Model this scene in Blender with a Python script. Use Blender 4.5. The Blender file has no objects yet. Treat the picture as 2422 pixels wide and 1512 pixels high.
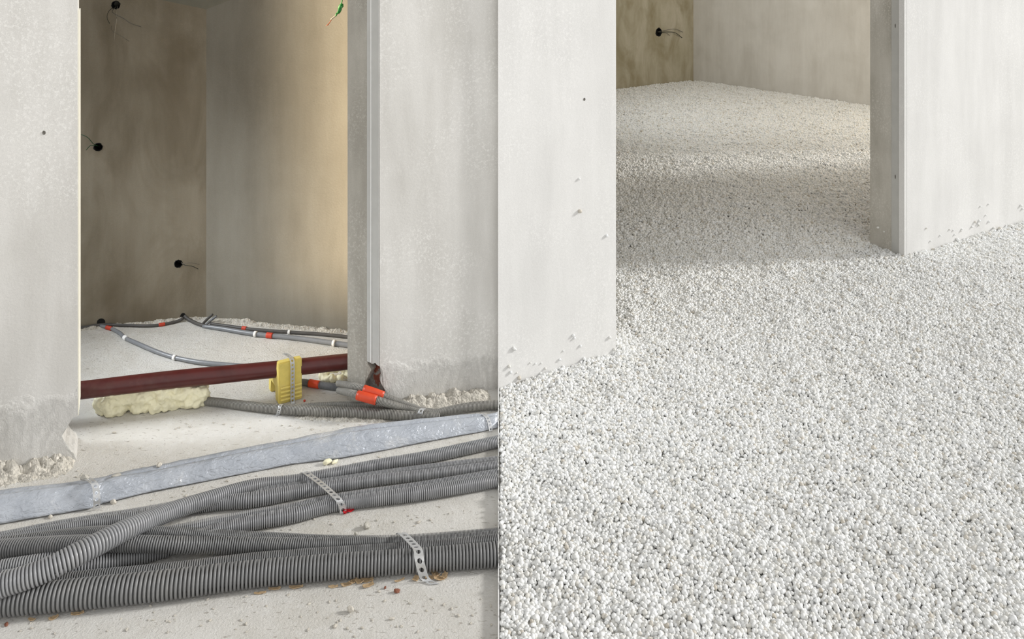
import bpy, bmesh, math, random
import numpy as np
from mathutils import Vector, noise as mnoise

sc = bpy.context.scene
COL = sc.collection
random.seed(7)
rng = np.random.default_rng(11)

# ------------------------------------------------------------------ camera
F, CX, HY, H = 2100.0, 1178.0, -143.0, 1.6      # focal length in px, axis column, horizon row, eye height
FILL = 0.022                                     # depth of the bead fill
cam_d = bpy.data.cameras.new('camera')
cam = bpy.data.objects.new('camera', cam_d)
COL.objects.link(cam)
cam.location = (0, 0, H)
cam.rotation_euler = (math.pi / 2, 0, 0)
cam_d.sensor_fit = 'HORIZONTAL'
cam_d.sensor_width = 36.0
cam_d.lens = 36.0 * F / 2422.0
cam_d.shift_x = (1211.0 - CX) / 2422.0
cam_d.shift_y = (HY - 756.0) / 2422.0
cam_d.clip_start = 0.05
sc.camera = cam

# ------------------------------------------------------------------ light
sc.view_settings.view_transform = 'Standard'
sc.view_settings.look = 'None'
sc.view_settings.gamma = 1.0
sc.view_settings.use_curve_mapping = False
sc.view_settings.exposure = -0.14
world = bpy.data.worlds.new('daylight')
sc.world = world
world.use_nodes = True
bg = world.node_tree.nodes['Background']
bg.inputs[0].default_value = (1.0, 0.99, 0.975, 1)
bg.inputs[1].default_value = 1.0
_nt = world.node_tree          # overcast light, stronger from the open side behind the viewer
_tc = _nt.nodes.new('ShaderNodeTexCoord'); _sx = _nt.nodes.new('ShaderNodeSeparateXYZ'); _mr = _nt.nodes.new('ShaderNodeMapRange')
_nt.links.new(_tc.outputs['Generated'], _sx.inputs[0]); _nt.links.new(_sx.outputs[1], _mr.inputs[0])
_mr.inputs[1].default_value = 0.3; _mr.inputs[2].default_value = -0.9
_mr.inputs[3].default_value = 0.40; _mr.inputs[4].default_value = 1.25
_nt.links.new(_mr.outputs[0], bg.inputs[1])


def lamp(name, kind, loc, direction, energy, color, **kw):
    l = bpy.data.lights.new(name, kind)
    l.energy = energy
    l.color = color
    for k, v in kw.items():
        setattr(l, k, v)
    o = bpy.data.objects.new(name, l)
    COL.objects.link(o)
    o.location = loc
    o.rotation_euler = Vector(direction).to_track_quat('-Z', 'Y').to_euler()
    return o


lamp('low_sun', 'SUN', (6, 4, 4), (-1.0, -0.136, -0.46), 3.2, (1.0, 0.985, 0.96), angle=math.radians(9))
lamp('warm_window_light_left_room', 'AREA', (-2.45, 3.40, 0.95), (1.0, 0.045, 0.0), 18, (1.0, 0.82, 0.57),
     shape='RECTANGLE', size=0.2, size_y=1.6, spread=math.radians(16))
lamp('sky_window_light_left_room', 'AREA', (-2.3, 3.15, 1.1), (1.0, 0.12, -0.75), 4.5, (0.90, 0.95, 1.0),
     shape='RECTANGLE', size=0.6, size_y=0.5, spread=math.radians(60))
lamp('window_light_right_room', 'AREA', (0.45, 7.6, 1.5), (1.0, 0.08, -0.40), 24, (0.93, 0.97, 1.0),
     shape='RECTANGLE', size=1.7, size_y=1.7, spread=math.radians(130))
lamp('added_warm_fill_right_room', 'AREA', (4.3, 6.7, 1.5), (-1.0, 0.12, -0.12), 48, (1.0, 0.90, 0.74),
     shape='RECTANGLE', size=1.4, size_y=1.5)  # added warm fill with no window behind it, brightens the far right room


# ------------------------------------------------------------------ helpers
def Y0(py, z=0.0):
    return F * (H - z) / (py - HY)


def G(px, py, z=0.0):
    """point at height z seen at (px, py)"""
    y = Y0(py, z)
    return Vector(((px - CX) / F * y, y, z))


def tag(o, label=None, cat=None, group=None, kind=None):
    if label: o['label'] = label
    if cat: o['category'] = cat
    if group: o['group'] = group
    if kind: o['kind'] = kind
    return o


def link(name, me, mat=None, parent=None, smooth=False):
    o = bpy.data.objects.new(name, me)
    COL.objects.link(o)
    if mat: me.materials.append(mat)
    if smooth:
        me.polygons.foreach_set('use_smooth', [True] * len(me.polygons))
    if parent: o.parent = parent
    return o


def from_bm(name, bm, mat=None, parent=None, smooth=False):
    bmesh.ops.recalc_face_normals(bm, faces=bm.faces[:])
    me = bpy.data.meshes.new(name)
    bm.to_mesh(me)
    bm.free()
    return link(name, me, mat, parent, smooth)


def from_py(name, v, f, mat=None, parent=None, smooth=False):
    me = bpy.data.meshes.new(name)
    me.from_pydata([tuple(p) for p in v], [], [tuple(int(i) for i in q) for q in f])
    me.update()
    return link(name, me, mat, parent, smooth)


def empty(name, loc=(0, 0, 0)):
    o = bpy.data.objects.new(name, None)
    COL.objects.link(o)
    o.empty_display_size = 0.05
    o.location = loc
    return o


def adopt(parent, child):
    child.parent = parent
    child.location = Vector(child.location) - Vector(parent.location)
    return child


def bake(o):
    dg = bpy.context.evaluated_depsgraph_get()
    dg.update()
    me = bpy.data.meshes.new_from_object(o.evaluated_get(dg))
    old = o.data
    o.modifiers.clear()
    o.data = me
    bpy.data.meshes.remove(old)
    return o


def prism(bm, plan, z0, z1):
    n = len(plan)
    lo = [bm.verts.new((p[0], p[1], z0)) for p in plan]
    hi = [bm.verts.new((p[0], p[1], z1)) for p in plan]
    bm.faces.new(lo[::-1]); bm.faces.new(hi)
    for i in range(n):
        j = (i + 1) % n
        bm.faces.new((lo[i], lo[j], hi[j], hi[i]))


class WallPlane:
    def __init__(s, a, b):
        s.a = Vector((a[0], a[1])); s.b = Vector((b[0], b[1])); s.d = (s.b - s.a)
        s.t = s.d.normalized()
        n = Vector((s.t.y, -s.t.x))
        s.n = n if n.dot(s.a) < 0 else -n           # towards the camera
        s.n3 = Vector((s.n.x, s.n.y, 0)); s.t3 = Vector((s.t.x, s.t.y, 0))

    def at(s, px):
        k = (px - CX) / F
        # a + t d on x = k y
        t = (k * s.a.y - s.a.x) / (s.d.x - k * s.d.y)
        return s.a + s.d * t

    def P(s, px, py):
        q = s.at(px)
        return Vector((q.x, q.y, H - (py - HY) / F * q.y))

    def Z(s, px, z):
        q = s.at(px)
        return Vector((q.x, q.y, z))


def slab(name, pts, back, mat, parent=None):
    """polygon pts extruded by vector back"""
    bm = bmesh.new()
    v = [bm.verts.new(p) for p in pts]
    w = [bm.verts.new(Vector(p) + Vector(back)) for p in pts]
    bm.faces.new(v); bm.faces.new(w[::-1])
    n = len(v)
    for i in range(n):
        j = (i + 1) % n
        bm.faces.new((v[j], v[i], w[i], w[j]))
    bmesh.ops.triangulate(bm, faces=[f for f in bm.faces if len(f.verts) > 4])
    return from_bm(name, bm, mat, parent)


def rough(pts, step=0.012, amp=0.004, seed=0):
    """subdivide a polyline of 3D points and jitter it (broken plaster edges)"""
    r = random.Random(seed)
    out = []
    for a, b in zip(pts[:-1], pts[1:]):
        n = max(1, int((b - a).length / step))
        for i in range(n):
            p = a.lerp(b, i / n)
            if i:
                d = (b - a).normalized()
                p = p + Vector((d.z, 0, -d.x)) * r.uniform(-amp, amp)
            out.append(p)
    out.append(pts[-1])
    return out


# ------------------------------------------------------------------ materials
def new_mat(name):
    m = bpy.data.materials.new(name)
    m.use_nodes = True
    nt = m.node_tree
    return m, nt, nt.nodes['Principled BSDF']


def N(nt, t, **kw):
    n = nt.nodes.new(t)
    for k, v in kw.items():
        if k in n.inputs.keys():
            n.inputs[k].default_value = v
        else:
            setattr(n, k, v)
    return n


def coords(nt, scale=(1, 1, 1)):
    c = N(nt, 'ShaderNodeTexCoord')
    mp = N(nt, 'ShaderNodeMapping')
    mp.inputs['Scale'].default_value = scale
    nt.links.new(c.outputs['Object'], mp.inputs['Vector'])
    return mp.outputs['Vector']


def noise_tex(nt, vec, scale, detail=4, rough_=0.55, dist=0.0):
    n = N(nt, 'ShaderNodeTexNoise')
    n.inputs['Scale'].default_value = scale
    n.inputs['Detail'].default_value = detail
    n.inputs['Roughness'].default_value = rough_
    n.inputs['Distortion'].default_value = dist
    nt.links.new(vec, n.inputs['Vector'])
    return n.outputs['Fac']


def ramp(nt, fac, stops):
    r = N(nt, 'ShaderNodeValToRGB')
    el = r.color_ramp.elements
    while len(el) < len(stops): el.new(0.5)
    for e, (p, c) in zip(el, stops):
        e.position = p
        e.color = (c[0], c[1], c[2], 1) if len(c) == 3 else c
    nt.links.new(fac, r.inputs['Fac'])
    return r.outputs['Color']


def mix(nt, fac, a, b, mode='MIX'):
    m = N(nt, 'ShaderNodeMix', data_type='RGBA', blend_type=mode)
    for s, v in ((0, fac), (6, a), (7, b)):
        if isinstance(v, (int, float)): m.inputs[s].default_value = v
        elif isinstance(v, tuple): m.inputs[s].default_value = (*v[:3], 1)
        else: nt.links.new(v, m.inputs[s])
    return m.outputs[2]


def bump(nt, bsdf, height, strength, dist):
    b = N(nt, 'ShaderNodeBump')
    b.inputs['Strength'].default_value = strength
    b.inputs['Distance'].default_value = dist
    nt.links.new(height, b.inputs['Height'])
    nt.links.new(b.outputs[0], bsdf.inputs['Normal'])
    return b


def plaster(name, base, dark, light, stain=None, speck=0.35, bumpd=0.0012, low=None):
    """lime-cement plaster: cloudy tone, vertical trowel streaks, pale specks"""
    m, nt, b = new_mat(name)
    v = coords(nt); vs = coords(nt, (1, 1, 0.16))
    c1 = ramp(nt, noise_tex(nt, v, 2.6, 5, 0.6, 0.3), [(0.32, dark), (0.62, base)])
    c2 = mix(nt, 0.35, c1, ramp(nt, noise_tex(nt, vs, 9, 4, 0.6), [(0.35, dark), (0.65, light)]))
    sp = ramp(nt, noise_tex(nt, v, 105, 3, 0.7), [(0.50, (0, 0, 0)), (0.64, (1, 1, 1))])
    area = ramp(nt, noise_tex(nt, v, 3.3, 3, 0.5), [(0.42, (0, 0, 0)), (0.58, (speck,) * 3)])
    fac = mix(nt, 1.0, sp, area, 'MULTIPLY')
    c3 = mix(nt, fac, c2, light)
    fine = ramp(nt, noise_tex(nt, v, 420, 2, 0.6), [(0.3, (0.93,) * 3), (0.7, (1.04,) * 3)])
    c4 = mix(nt, 1.0, c3, fine, 'MULTIPLY')
    if stain:
        c4 = mix(nt, ramp(nt, noise_tex(nt, coords(nt, (1, 1, 0.5)), 4.2, 4, 0.6, 0.8), [(0.42, (0, 0, 0)), (0.7, (0.75,) * 3)]), c4, stain)
    nt.links.new(c4, b.inputs['Base Color'])
    b.inputs['Roughness'].default_value = 0.9
    b.inputs['Specular IOR Level'].default_value = 0.2
    h = noise_tex(nt, v, 120, 5, 0.65)
    bu = bump(nt, b, h, 0.5, bumpd)
    if low:                                   # coarse unfinished plaster below the floor line
        g = N(nt, 'ShaderNodeSeparateXYZ'); nt.links.new(v, g.inputs[0])
        wob = N(nt, 'ShaderNodeMath', operation='MULTIPLY_ADD'); nt.links.new(noise_tex(nt, v, 14, 4), wob.inputs[0])
        wob.inputs[1].default_value = -0.12; nt.links.new(g.outputs[2], wob.inputs[2])
        msk = N(nt, 'ShaderNodeMapRange'); nt.links.new(wob.outputs[0], msk.inputs[0])
        msk.inputs[1].default_value = low; msk.inputs[2].default_value = low - 0.03
        h2 = noise_tex(nt, coords(nt, (1, 1, 0.45)), 55, 7, 0.75, 0.5)
        mm = N(nt, 'ShaderNodeMath', operation='MULTIPLY'); nt.links.new(msk.outputs[0], mm.inputs[0]); nt.links.new(h2, mm.inputs[1])
        b2 = N(nt, 'ShaderNodeBump'); b2.inputs['Strength'].default_value = 1.0; b2.inputs['Distance'].default_value = 0.008
        nt.links.new(mm.outputs[0], b2.inputs['Height']); nt.links.new(bu.outputs[0], b2.inputs['Normal'])
        nt.links.new(b2.outputs[0], b.inputs['Normal'])
    return m


def simple(name, col, rough_=0.6, metal=0.0, var=0.12, nscale=60, bumpd=0.0, spec=0.4, dirt=None, bscale=None):
    m, nt, b = new_mat(name)
    v = coords(nt)
    lo = tuple(max(0, c * (1 - var)) for c in col); hi = tuple(min(1, c * (1 + var)) for c in col)
    c = ramp(nt, noise_tex(nt, v, nscale, 5, 0.6), [(0.3, lo), (0.7, hi)])
    if dirt:
        c = mix(nt, ramp(nt, noise_tex(nt, v, nscale * 0.35, 6, 0.7), [(0.52, (0, 0, 0)), (0.72, (dirt[3],) * 3)]), c, dirt[:3])
    nt.links.new(c, b.inputs['Base Color'])
    b.inputs['Roughness'].default_value = rough_
    b.inputs['Metallic'].default_value = metal
    b.inputs['Specular IOR Level'].default_value = spec
    if bumpd:
        bump(nt, b, noise_tex(nt, v, bscale or nscale * 3, 5, 0.65), 0.7, bumpd)
    return m


M = {}
M['front'] = plaster('pale_plaster', (0.71, 0.69, 0.655), (0.60, 0.58, 0.54), (0.90, 0.89, 0.85), speck=0.6)
M['front_low'] = plaster('pale_plaster_rough_base', (0.70, 0.685, 0.655), (0.61, 0.595, 0.56), (0.90, 0.89, 0.86), low=0.085, speck=0.5)
M['front_chip'] = plaster('pale_plaster_chipped_base', (0.70, 0.685, 0.655), (0.61, 0.595, 0.56), (0.90, 0.89, 0.86), low=0.15, speck=0.5)
M['front_right'] = plaster('pale_plaster_smooth', (0.73, 0.725, 0.71), (0.665, 0.66, 0.645), (0.84, 0.835, 0.82), speck=0.5)
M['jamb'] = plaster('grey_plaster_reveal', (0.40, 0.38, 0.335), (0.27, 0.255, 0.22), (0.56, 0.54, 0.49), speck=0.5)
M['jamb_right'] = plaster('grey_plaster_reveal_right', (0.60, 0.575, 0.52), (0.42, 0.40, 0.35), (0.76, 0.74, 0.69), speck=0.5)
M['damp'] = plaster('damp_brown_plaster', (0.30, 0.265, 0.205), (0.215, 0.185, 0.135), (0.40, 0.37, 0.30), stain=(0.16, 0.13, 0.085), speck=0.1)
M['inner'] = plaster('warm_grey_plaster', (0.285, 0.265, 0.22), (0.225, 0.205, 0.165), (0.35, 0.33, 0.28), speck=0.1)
M['inner_pale'] = plaster('pale_inner_plaster', (0.73, 0.70, 0.64), (0.60, 0.57, 0.51), (0.80, 0.78, 0.73), speck=0.1)
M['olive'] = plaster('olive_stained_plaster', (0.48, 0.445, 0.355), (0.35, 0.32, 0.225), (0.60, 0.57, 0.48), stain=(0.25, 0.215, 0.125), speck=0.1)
M['ceiling_right'] = plaster('white_ceiling', (0.75, 0.73, 0.69), (0.70, 0.68, 0.64), (0.8, 0.78, 0.74), speck=0.1)
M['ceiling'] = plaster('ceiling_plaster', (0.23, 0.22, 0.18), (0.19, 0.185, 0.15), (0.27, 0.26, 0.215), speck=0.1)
M['profile'] = simple('painted_corner_profile', (0.50, 0.50, 0.48), 0.55, var=0.05, nscale=15)
M['lit_profile'] = simple('window_lit_corner_profile', (0.86, 0.84, 0.74), 0.5, var=0.03, nscale=15)  # bright cream carries the window light on the left pier's corner sliver
M['rubble'] = simple('plaster_rubble', (0.58, 0.55, 0.49), 0.95, var=0.36, nscale=70, bumpd=0.010, bscale=110, spec=0.1)
M['crumb'] = simple('plaster_crumb', (0.60, 0.565, 0.50), 0.95, var=0.25, nscale=60, bumpd=0.002, spec=0.1)
M['stone'] = simple('grey_stone', (0.50, 0.48, 0.43), 0.9, var=0.15, nscale=60, bumpd=0.001, spec=0.1)
M['conduit'] = simple('grey_corrugated_plastic', (0.20, 0.202, 0.204), 0.38, var=0.12, nscale=30, spec=0.5, dirt=(0.36, 0.35, 0.33, 0.35))
M['conduit_light'] = simple('light_grey_corrugated_plastic', (0.30, 0.305, 0.315), 0.33, var=0.10, nscale=30, spec=0.5, dirt=(0.40, 0.39, 0.37, 0.3))
M['conduit_warm'] = simple('dusty_corrugated_plastic', (0.27, 0.262, 0.24), 0.42, var=0.12, nscale=40, spec=0.5, dirt=(0.42, 0.40, 0.36, 0.4))
M['grey_pipe'] = simple('smooth_grey_plastic', (0.20, 0.21, 0.225), 0.33, var=0.08, nscale=30, spec=0.5, dirt=(0.42, 0.41, 0.40, 0.3))
M['dark_pipe'] = simple('dark_grey_cable', (0.085, 0.08, 0.075), 0.5, var=0.15, nscale=30)
M['orange'] = simple('orange_red_plastic', (0.62, 0.062, 0.018), 0.4, var=0.10, nscale=30, spec=0.5)
M['red_dull'] = simple('red_sleeve', (0.55, 0.06, 0.03), 0.5, var=0.10, nscale=30)
M['brown'] = simple('brown_red_drain_pipe', (0.085, 0.014, 0.012), 0.34, var=0.22, nscale=14, spec=0.5, dirt=(0.20, 0.11, 0.09, 0.35))
M['yellow'] = simple('yellow_foam_plastic', (0.77, 0.62, 0.17), 0.6, var=0.08, nscale=40, bumpd=0.0004, bscale=300, spec=0.3, dirt=(0.72, 0.66, 0.42, 0.3))
M['foam'] = simple('cream_expanding_foam', (0.88, 0.84, 0.61), 0.38, var=0.10, nscale=25, bumpd=0.004, bscale=45, spec=0.4)
M['steel'] = simple('galvanised_band', (0.62, 0.63, 0.64), 0.42, metal=0.55, var=0.12, nscale=60, dirt=(0.55, 0.52, 0.46, 0.5))
M['clip'] = simple('white_clip', (0.85, 0.85, 0.84), 0.4, var=0.03)
M['black'] = simple('black_plastic_box', (0.008, 0.008, 0.008), 0.7, var=0.1)
M['wire_white'] = simple('pale_wire', (0.42, 0.38, 0.31), 0.5)
M['wire_dark'] = simple('dark_wire', (0.03, 0.035, 0.025), 0.5)
M['wire_green'] = simple('green_wire', (0.012, 0.055, 0.02), 0.5)
M['wire_grey'] = simple('grey_wire', (0.16, 0.15, 0.13), 0.5)
M['green_tape'] = simple('green_tape', (0.015, 0.19, 0.035), 0.45)
M['copper'] = simple('copper_wire', (0.45, 0.12, 0.05), 0.4)
M['wood'] = simple('wood_shaving', (0.47, 0.34, 0.20), 0.8, var=0.25, nscale=80)
M['brick_bit'] = simple('red_brick_chip', (0.23, 0.095, 0.06), 0.9, var=0.2, nscale=80)
M['tape_red'] = simple('red_plastic_scrap', (0.50, 0.012, 0.02), 0.35, var=0.25, nscale=90)
M['divider'] = simple('white_edge_board', (0.78, 0.78, 0.77), 0.7, var=0.03)

# floor: rough, dusty cement
m, nt, b = new_mat('dusty_cement_floor')
v = coords(nt)
c = ramp(nt, noise_tex(nt, v, 3.0, 6, 0.65, 0.2), [(0.3, (0.64, 0.615, 0.56)), (0.65, (0.79, 0.775, 0.74))])
c = mix(nt, ramp(nt, noise_tex(nt, v, 28, 6, 0.7), [(0.5, (0, 0, 0)), (0.74, (0.75,) * 3)]), c, (0.82, 0.81, 0.78))
c = mix(nt, ramp(nt, noise_tex(nt, v, 75, 3, 0.6), [(0.64, (0, 0, 0)), (0.72, (0.6,) * 3)]), c, (0.34, 0.29, 0.235))
vm = coords(nt, (0.45, 1.3, 1))
c = mix(nt, ramp(nt, noise_tex(nt, vm, 95, 2, 0.5, 0.4), [(0.66, (0, 0, 0)), (0.70, (0.55,) * 3)]), c, (0.30, 0.265, 0.22))
nt.links.new(c, b.inputs['Base Color'])
b.inputs['Roughness'].default_value = 0.92
b.inputs['Specular IOR Level'].default_value = 0.15
add = N(nt, 'ShaderNodeMath', operation='ADD')
nt.links.new(noise_tex(nt, v, 38, 8, 0.7), add.inputs[0])
nt.links.new(noise_tex(nt, v, 150, 5, 0.7), add.inputs[1])
bump(nt, b, add.outputs[0], 0.9, 0.006)
M['floor'] = m

# brick core of the broken pier
m, nt, b = new_mat('broken_brick_core')
v = coords(nt)
c = ramp(nt, noise_tex(nt, v, 22, 4, 0.6, 0.6), [(0.36, (0.30, 0.09, 0.055)), (0.44, (0.34, 0.12, 0.08)), (0.47, (0.36, 0.34, 0.31)), (0.75, (0.48, 0.46, 0.43))])
nt.links.new(c, b.inputs['Base Color']); b.inputs['Roughness'].default_value = 0.95
bump(nt, b, noise_tex(nt, v, 60, 6, 0.7), 1.0, 0.012)
M['core'] = m

# crinkled silver foil
m, nt, b = new_mat('silver_foil_lagging')
v = coords(nt)
vs = coords(nt, (1.0, 1.0, 2.2))
c = ramp(nt, noise_tex(nt, v, 14, 5, 0.6, 0.5), [(0.3, (0.40, 0.43, 0.48)), (0.7, (0.53, 0.56, 0.61))])
c = mix(nt, ramp(nt, noise_tex(nt, v, 7, 7, 0.75, 0.4), [(0.56, (0, 0, 0)), (0.66, (0.7,) * 3)]), c, (0.66, 0.67, 0.68))
nt.links.new(c, b.inputs['Base Color'])
b.inputs['Metallic'].default_value = 0.35
b.inputs['Roughness'].default_value = 0.36
add = N(nt, 'ShaderNodeMath', operation='ADD')
nt.links.new(noise_tex(nt, vs, 17, 5, 0.55, 2.2), add.inputs[0])
nt.links.new(noise_tex(nt, vs, 60, 3, 0.5, 1.0), add.inputs[1])
bump(nt, b, add.outputs[0], 0.75, 0.0045)
M['foil'] = m

# beads
m, nt, b = new_mat('white_bead')
oi = N(nt, 'ShaderNodeObjectInfo')
c = ramp(nt, oi.outputs['Random'], [(0.0, (0.56, 0.52, 0.45)), (0.05, (0.70, 0.69, 0.65)), (0.35, (0.77, 0.775, 0.76)), (1.0, (0.84, 0.85, 0.85))])
nt.links.new(c, b.inputs['Base Color'])
b.inputs['Roughness'].default_value = 0.5
b.inputs['Specular IOR Level'].default_value = 0.35
M['bead'] = m
M['bead_bed'] = simple('bead_bed', (0.70, 0.69, 0.65), 0.9, var=0.2, nscale=90, bumpd=0.008, bscale=110, spec=0.1)

# ------------------------------------------------------------------ structure
bm = bmesh.new()
prism(bm, [(-4.5, -1.0), (6.5, -1.0), (6.5, 11), (-4.5, 11)], -0.1, 0.0)
tag(from_bm('floor', bm, M['floor']), kind='structure')

TOP = 2.6
# --- left pier
FL = WallPlane(G(0, 1121), G(180, 1090))
BK = Vector((-0.052, 0.12, 0))
pts = [FL.Z(-700, TOP), FL.Z(183, TOP), FL.P(184, 985)]
pts += rough([FL.P(184, 985), FL.P(172, 989), FL.P(160, 1003), FL.P(152, 1020), FL.P(146, 1032), FL.P(150, 1050),
              FL.P(153, 1062), FL.P(168, 1070), FL.P(178, 1080), FL.Z(181, 0)], 0.008, 0.003, 3)[1:]
pts += [FL.Z(-700, 0)]
wl = tag(slab('wall_left', pts, BK, M['front_chip']), kind='structure')
a = FL.P(184.2, 40); bpt = FL.P(184.2, 985); q = a + Vector((-0.052, 0.12, 0)) * 1.0
tr = slab('trim_1', [FL.Z(184, 1.38) + Vector((0.001, 0.004, 0)), FL.P(184, 985) + Vector((0.001, 0.004, 0)),
                     FL.P(184, 985) + Vector((-0.048, 0.121, 0)), FL.Z(184, 1.38) + Vector((-0.048, 0.121, 0))],
          (-0.006, -0.001, 0), M['lit_profile'])
tag(tr, kind='structure')

# --- middle pier, left half
NEAR = G(897, 968); SEAM = G(1178, 919); BACK = G(822, 947)
FM = WallPlane(NEAR, SEAM)
FJ = WallPlane(NEAR, BACK)
edge = rough([FM.P(898, 866), FM.P(904, 875), FM.P(906, 890), FM.P(902, 903), FM.P(908, 918), FM.P(917, 930), FM.Z(925, 0)], 0.008, 0.003, 5)
pts = [FM.Z(897.5, TOP)] + edge + [FM.Z(1178, 0), FM.Z(1178, TOP)]
tag(slab('wall_middle', pts, -FM.n3 * 0.03, M['front_low']), kind='structure')
edge = rough([FJ.P(869, 853), FJ.P(877, 878), FJ.P(867, 898), FJ.P(856, 914), FJ.P(858, 925), FJ.Z(858, 0)], 0.006, 0.003, 6)
pts = [FJ.Z(868, TOP)] + edge + [FJ.Z(822, 0), FJ.Z(822, TOP)]
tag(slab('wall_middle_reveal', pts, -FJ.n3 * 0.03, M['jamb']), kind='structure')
edge = rough([FJ.P(896.5, 866), FJ.P(888, 858), FJ.P(880, 860), FJ.P(868.5, 853)], 0.005, 0.002, 7)
pts = [FJ.Z(896.5, TOP)] + edge + [FJ.Z(868.5, TOP)]
tag(slab('trim_2', [p + FJ.n3 * 0.0015 for p in pts], -FJ.n3 * 0.02, M['profile']), kind='structure')
tag(slab('trim_3', [p + FJ.n3 * 0.003 for p in (FJ.Z(877, TOP), FJ.Z(879, TOP), FJ.P(879, 856), FJ.P(877, 857))], -FJ.n3 * 0.004, M['divider']), kind='structure')
bm = bmesh.new()
prism(bm, [(-0.398, 3.063), (SEAM.x, SEAM.y + 0.033), (SEAM.x, SEAM.y + 0.14), (-0.50, 3.17), (BACK.x + 0.014, BACK.y + 0.03)], 0, TOP)
core = from_bm('wall_middle_core', bm, M['core'])
tag(core, kind='structure')

# --- middle pier, right half
S2 = G(1178, 915, FILL)
A2 = G(1457, 832, FILL)
FR = WallPlane(S2, A2)
pts = [FR.Z(1178, TOP), FR.Z(1457, TOP), FR.Z(1457, 0), FR.Z(1178, 0)]
tag(slab('wall_center', pts, (0, 0.16, 0), M['front_right']), kind='structure')

# --- right pier
A = G(2140, 605, FILL)
E = G(2422, 520, FILL)
FP = WallPlane(A, E)
BR = G(2060, 575, FILL)
FJR = WallPlane(A, BR)
far = FP.a + FP.d.normalized() * 3.9
pts = [FP.Z(2139, TOP), Vector((far.x, far.y, TOP)), Vector((far.x, far.y, 0)), FP.Z(2139, 0)]
tag(slab('wall_right', pts, -FP.n3 * 0.03, M['front_right']), kind='structure')
pts = [FJR.Z(2109, TOP), FJR.Z(2058, TOP), FJR.Z(2058, 0), FJR.Z(2109, 0)]
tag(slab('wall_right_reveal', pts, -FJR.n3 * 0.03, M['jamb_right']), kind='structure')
pts = [FJR.Z(2139.5, TOP), FJR.Z(2109.5, TOP), FJR.Z(2109.5, 0), FJR.Z(2139.5, 0)]
tag(slab('trim_4', [p + FJR.n3 * 0.003 for p in pts], -FJR.n3 * 0.02, M['profile']), kind='structure')
bm = bmesh.new()
prism(bm, [(A.x + 0.03, A.y + 0.06), (far.x, far.y + 0.036), (far.x - 0.05, far.y + 0.14), (BR.x + 0.05, BR.y + 0.04)], 0, TOP)
tag(from_bm('wall_right_core', bm, M['core']), kind='structure')


def box_wall(name, a, b, z0, z1, th, mat, away=True):
    """wall whose room face runs a-b, thickness behind it (away from the viewer side given)"""
    a = Vector(a); b = Vector(b)
    t = (b - a).normalized(); n = Vector((-t.y, t.x)) * th * (1 if away else -1)
    bm = bmesh.new()
    prism(bm, [a, b, b + n, a + n], z0, z1)
    return tag(from_bm(name, bm, mat), kind='structure')


def holed_wall(name, plane, a, b, z0, z1, th, mat, holes):
    """wall a-b with round openings (px, py, radius px) cut through its room face"""
    from mathutils.geometry import tessellate_polygon
    t3, n3 = plane.t3, plane.n3
    o3 = Vector((a[0], a[1], 0))
    L = (Vector((b[0], b[1], 0)) - o3).dot(t3)
    loops = [[(0, z0), (L, z0), (L, z1), (0, z1)]]
    for px, py, r in holes:
        P = plane.P(px, py); r_ = r * P.y / F * 1.01
        u = (P - o3).dot(t3)
        loops.append([(u + r_ * math.cos(-i / 24 * 2 * math.pi), P.z + r_ * math.sin(-i / 24 * 2 * math.pi)) for i in range(24)])
    flat = [p for lp in loops for p in lp]
    tri = tessellate_polygon([[Vector((p[0], p[1], 0)) for p in lp] for lp in loops])
    V = [o3 + t3 * p[0] + Vector((0, 0, p[1])) for p in flat]
    n = len(V)
    B = [v - n3 * th for v in V[:4]]
    fs = [tuple(t) for t in tri]
    fs += [(n, n + 1, n + 2, n + 3)] + [((i + 1) % 4, i, n + i, n + (i + 1) % 4) for i in range(4)]
    return tag(from_py(name, V + B, fs, mat), kind='structure')


# lintels over both openings
box_wall('wall_lintel_left', FL.Z(184, 0).xy, NEAR.xy, 2.12, TOP, 0.14, M['front'])
box_wall('wall_lintel_right', A2.xy, A.xy, 2.2, TOP, 0.14, M['front_right'])

# --- far left room
C1 = G(488, 750)
PL = G(187, 777)
PR = G(817, 783)
dl = (PL - C1).xy.normalized(); dr = (PR - C1).xy.normalized()
eL = C1.xy + dl * 1.5; eR = C1.xy + dr * 1.26
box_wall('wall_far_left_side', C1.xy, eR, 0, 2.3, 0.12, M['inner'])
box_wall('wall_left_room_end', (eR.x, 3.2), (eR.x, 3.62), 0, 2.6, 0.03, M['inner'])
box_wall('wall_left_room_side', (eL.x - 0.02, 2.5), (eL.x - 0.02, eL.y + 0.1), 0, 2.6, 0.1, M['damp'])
WL = WallPlane(PL, C1); WR = WallPlane(C1, PR)
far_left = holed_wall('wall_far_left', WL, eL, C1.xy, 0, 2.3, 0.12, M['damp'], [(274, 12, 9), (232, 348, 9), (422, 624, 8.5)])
c0 = WL.P(488, 22); cL = WL.P(380, 0); cR = WR.P(545, 0)
nrm = (cL - c0).cross(cR - c0).normalized()


def on_plane(x, y):
    return Vector((x, y, c0.z - (nrm.x * (x - c0.x) + nrm.y * (y - c0.y)) / nrm.z))


pts = [on_plane(-2.75, 3.85), on_plane(-2.75, 2.75), on_plane(-0.02, 2.95), on_plane(-0.02, 3.85)]
tag(slab('ceiling_left_room', pts, (0, 0.08, 0.08), M['ceiling']), kind='structure')

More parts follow.
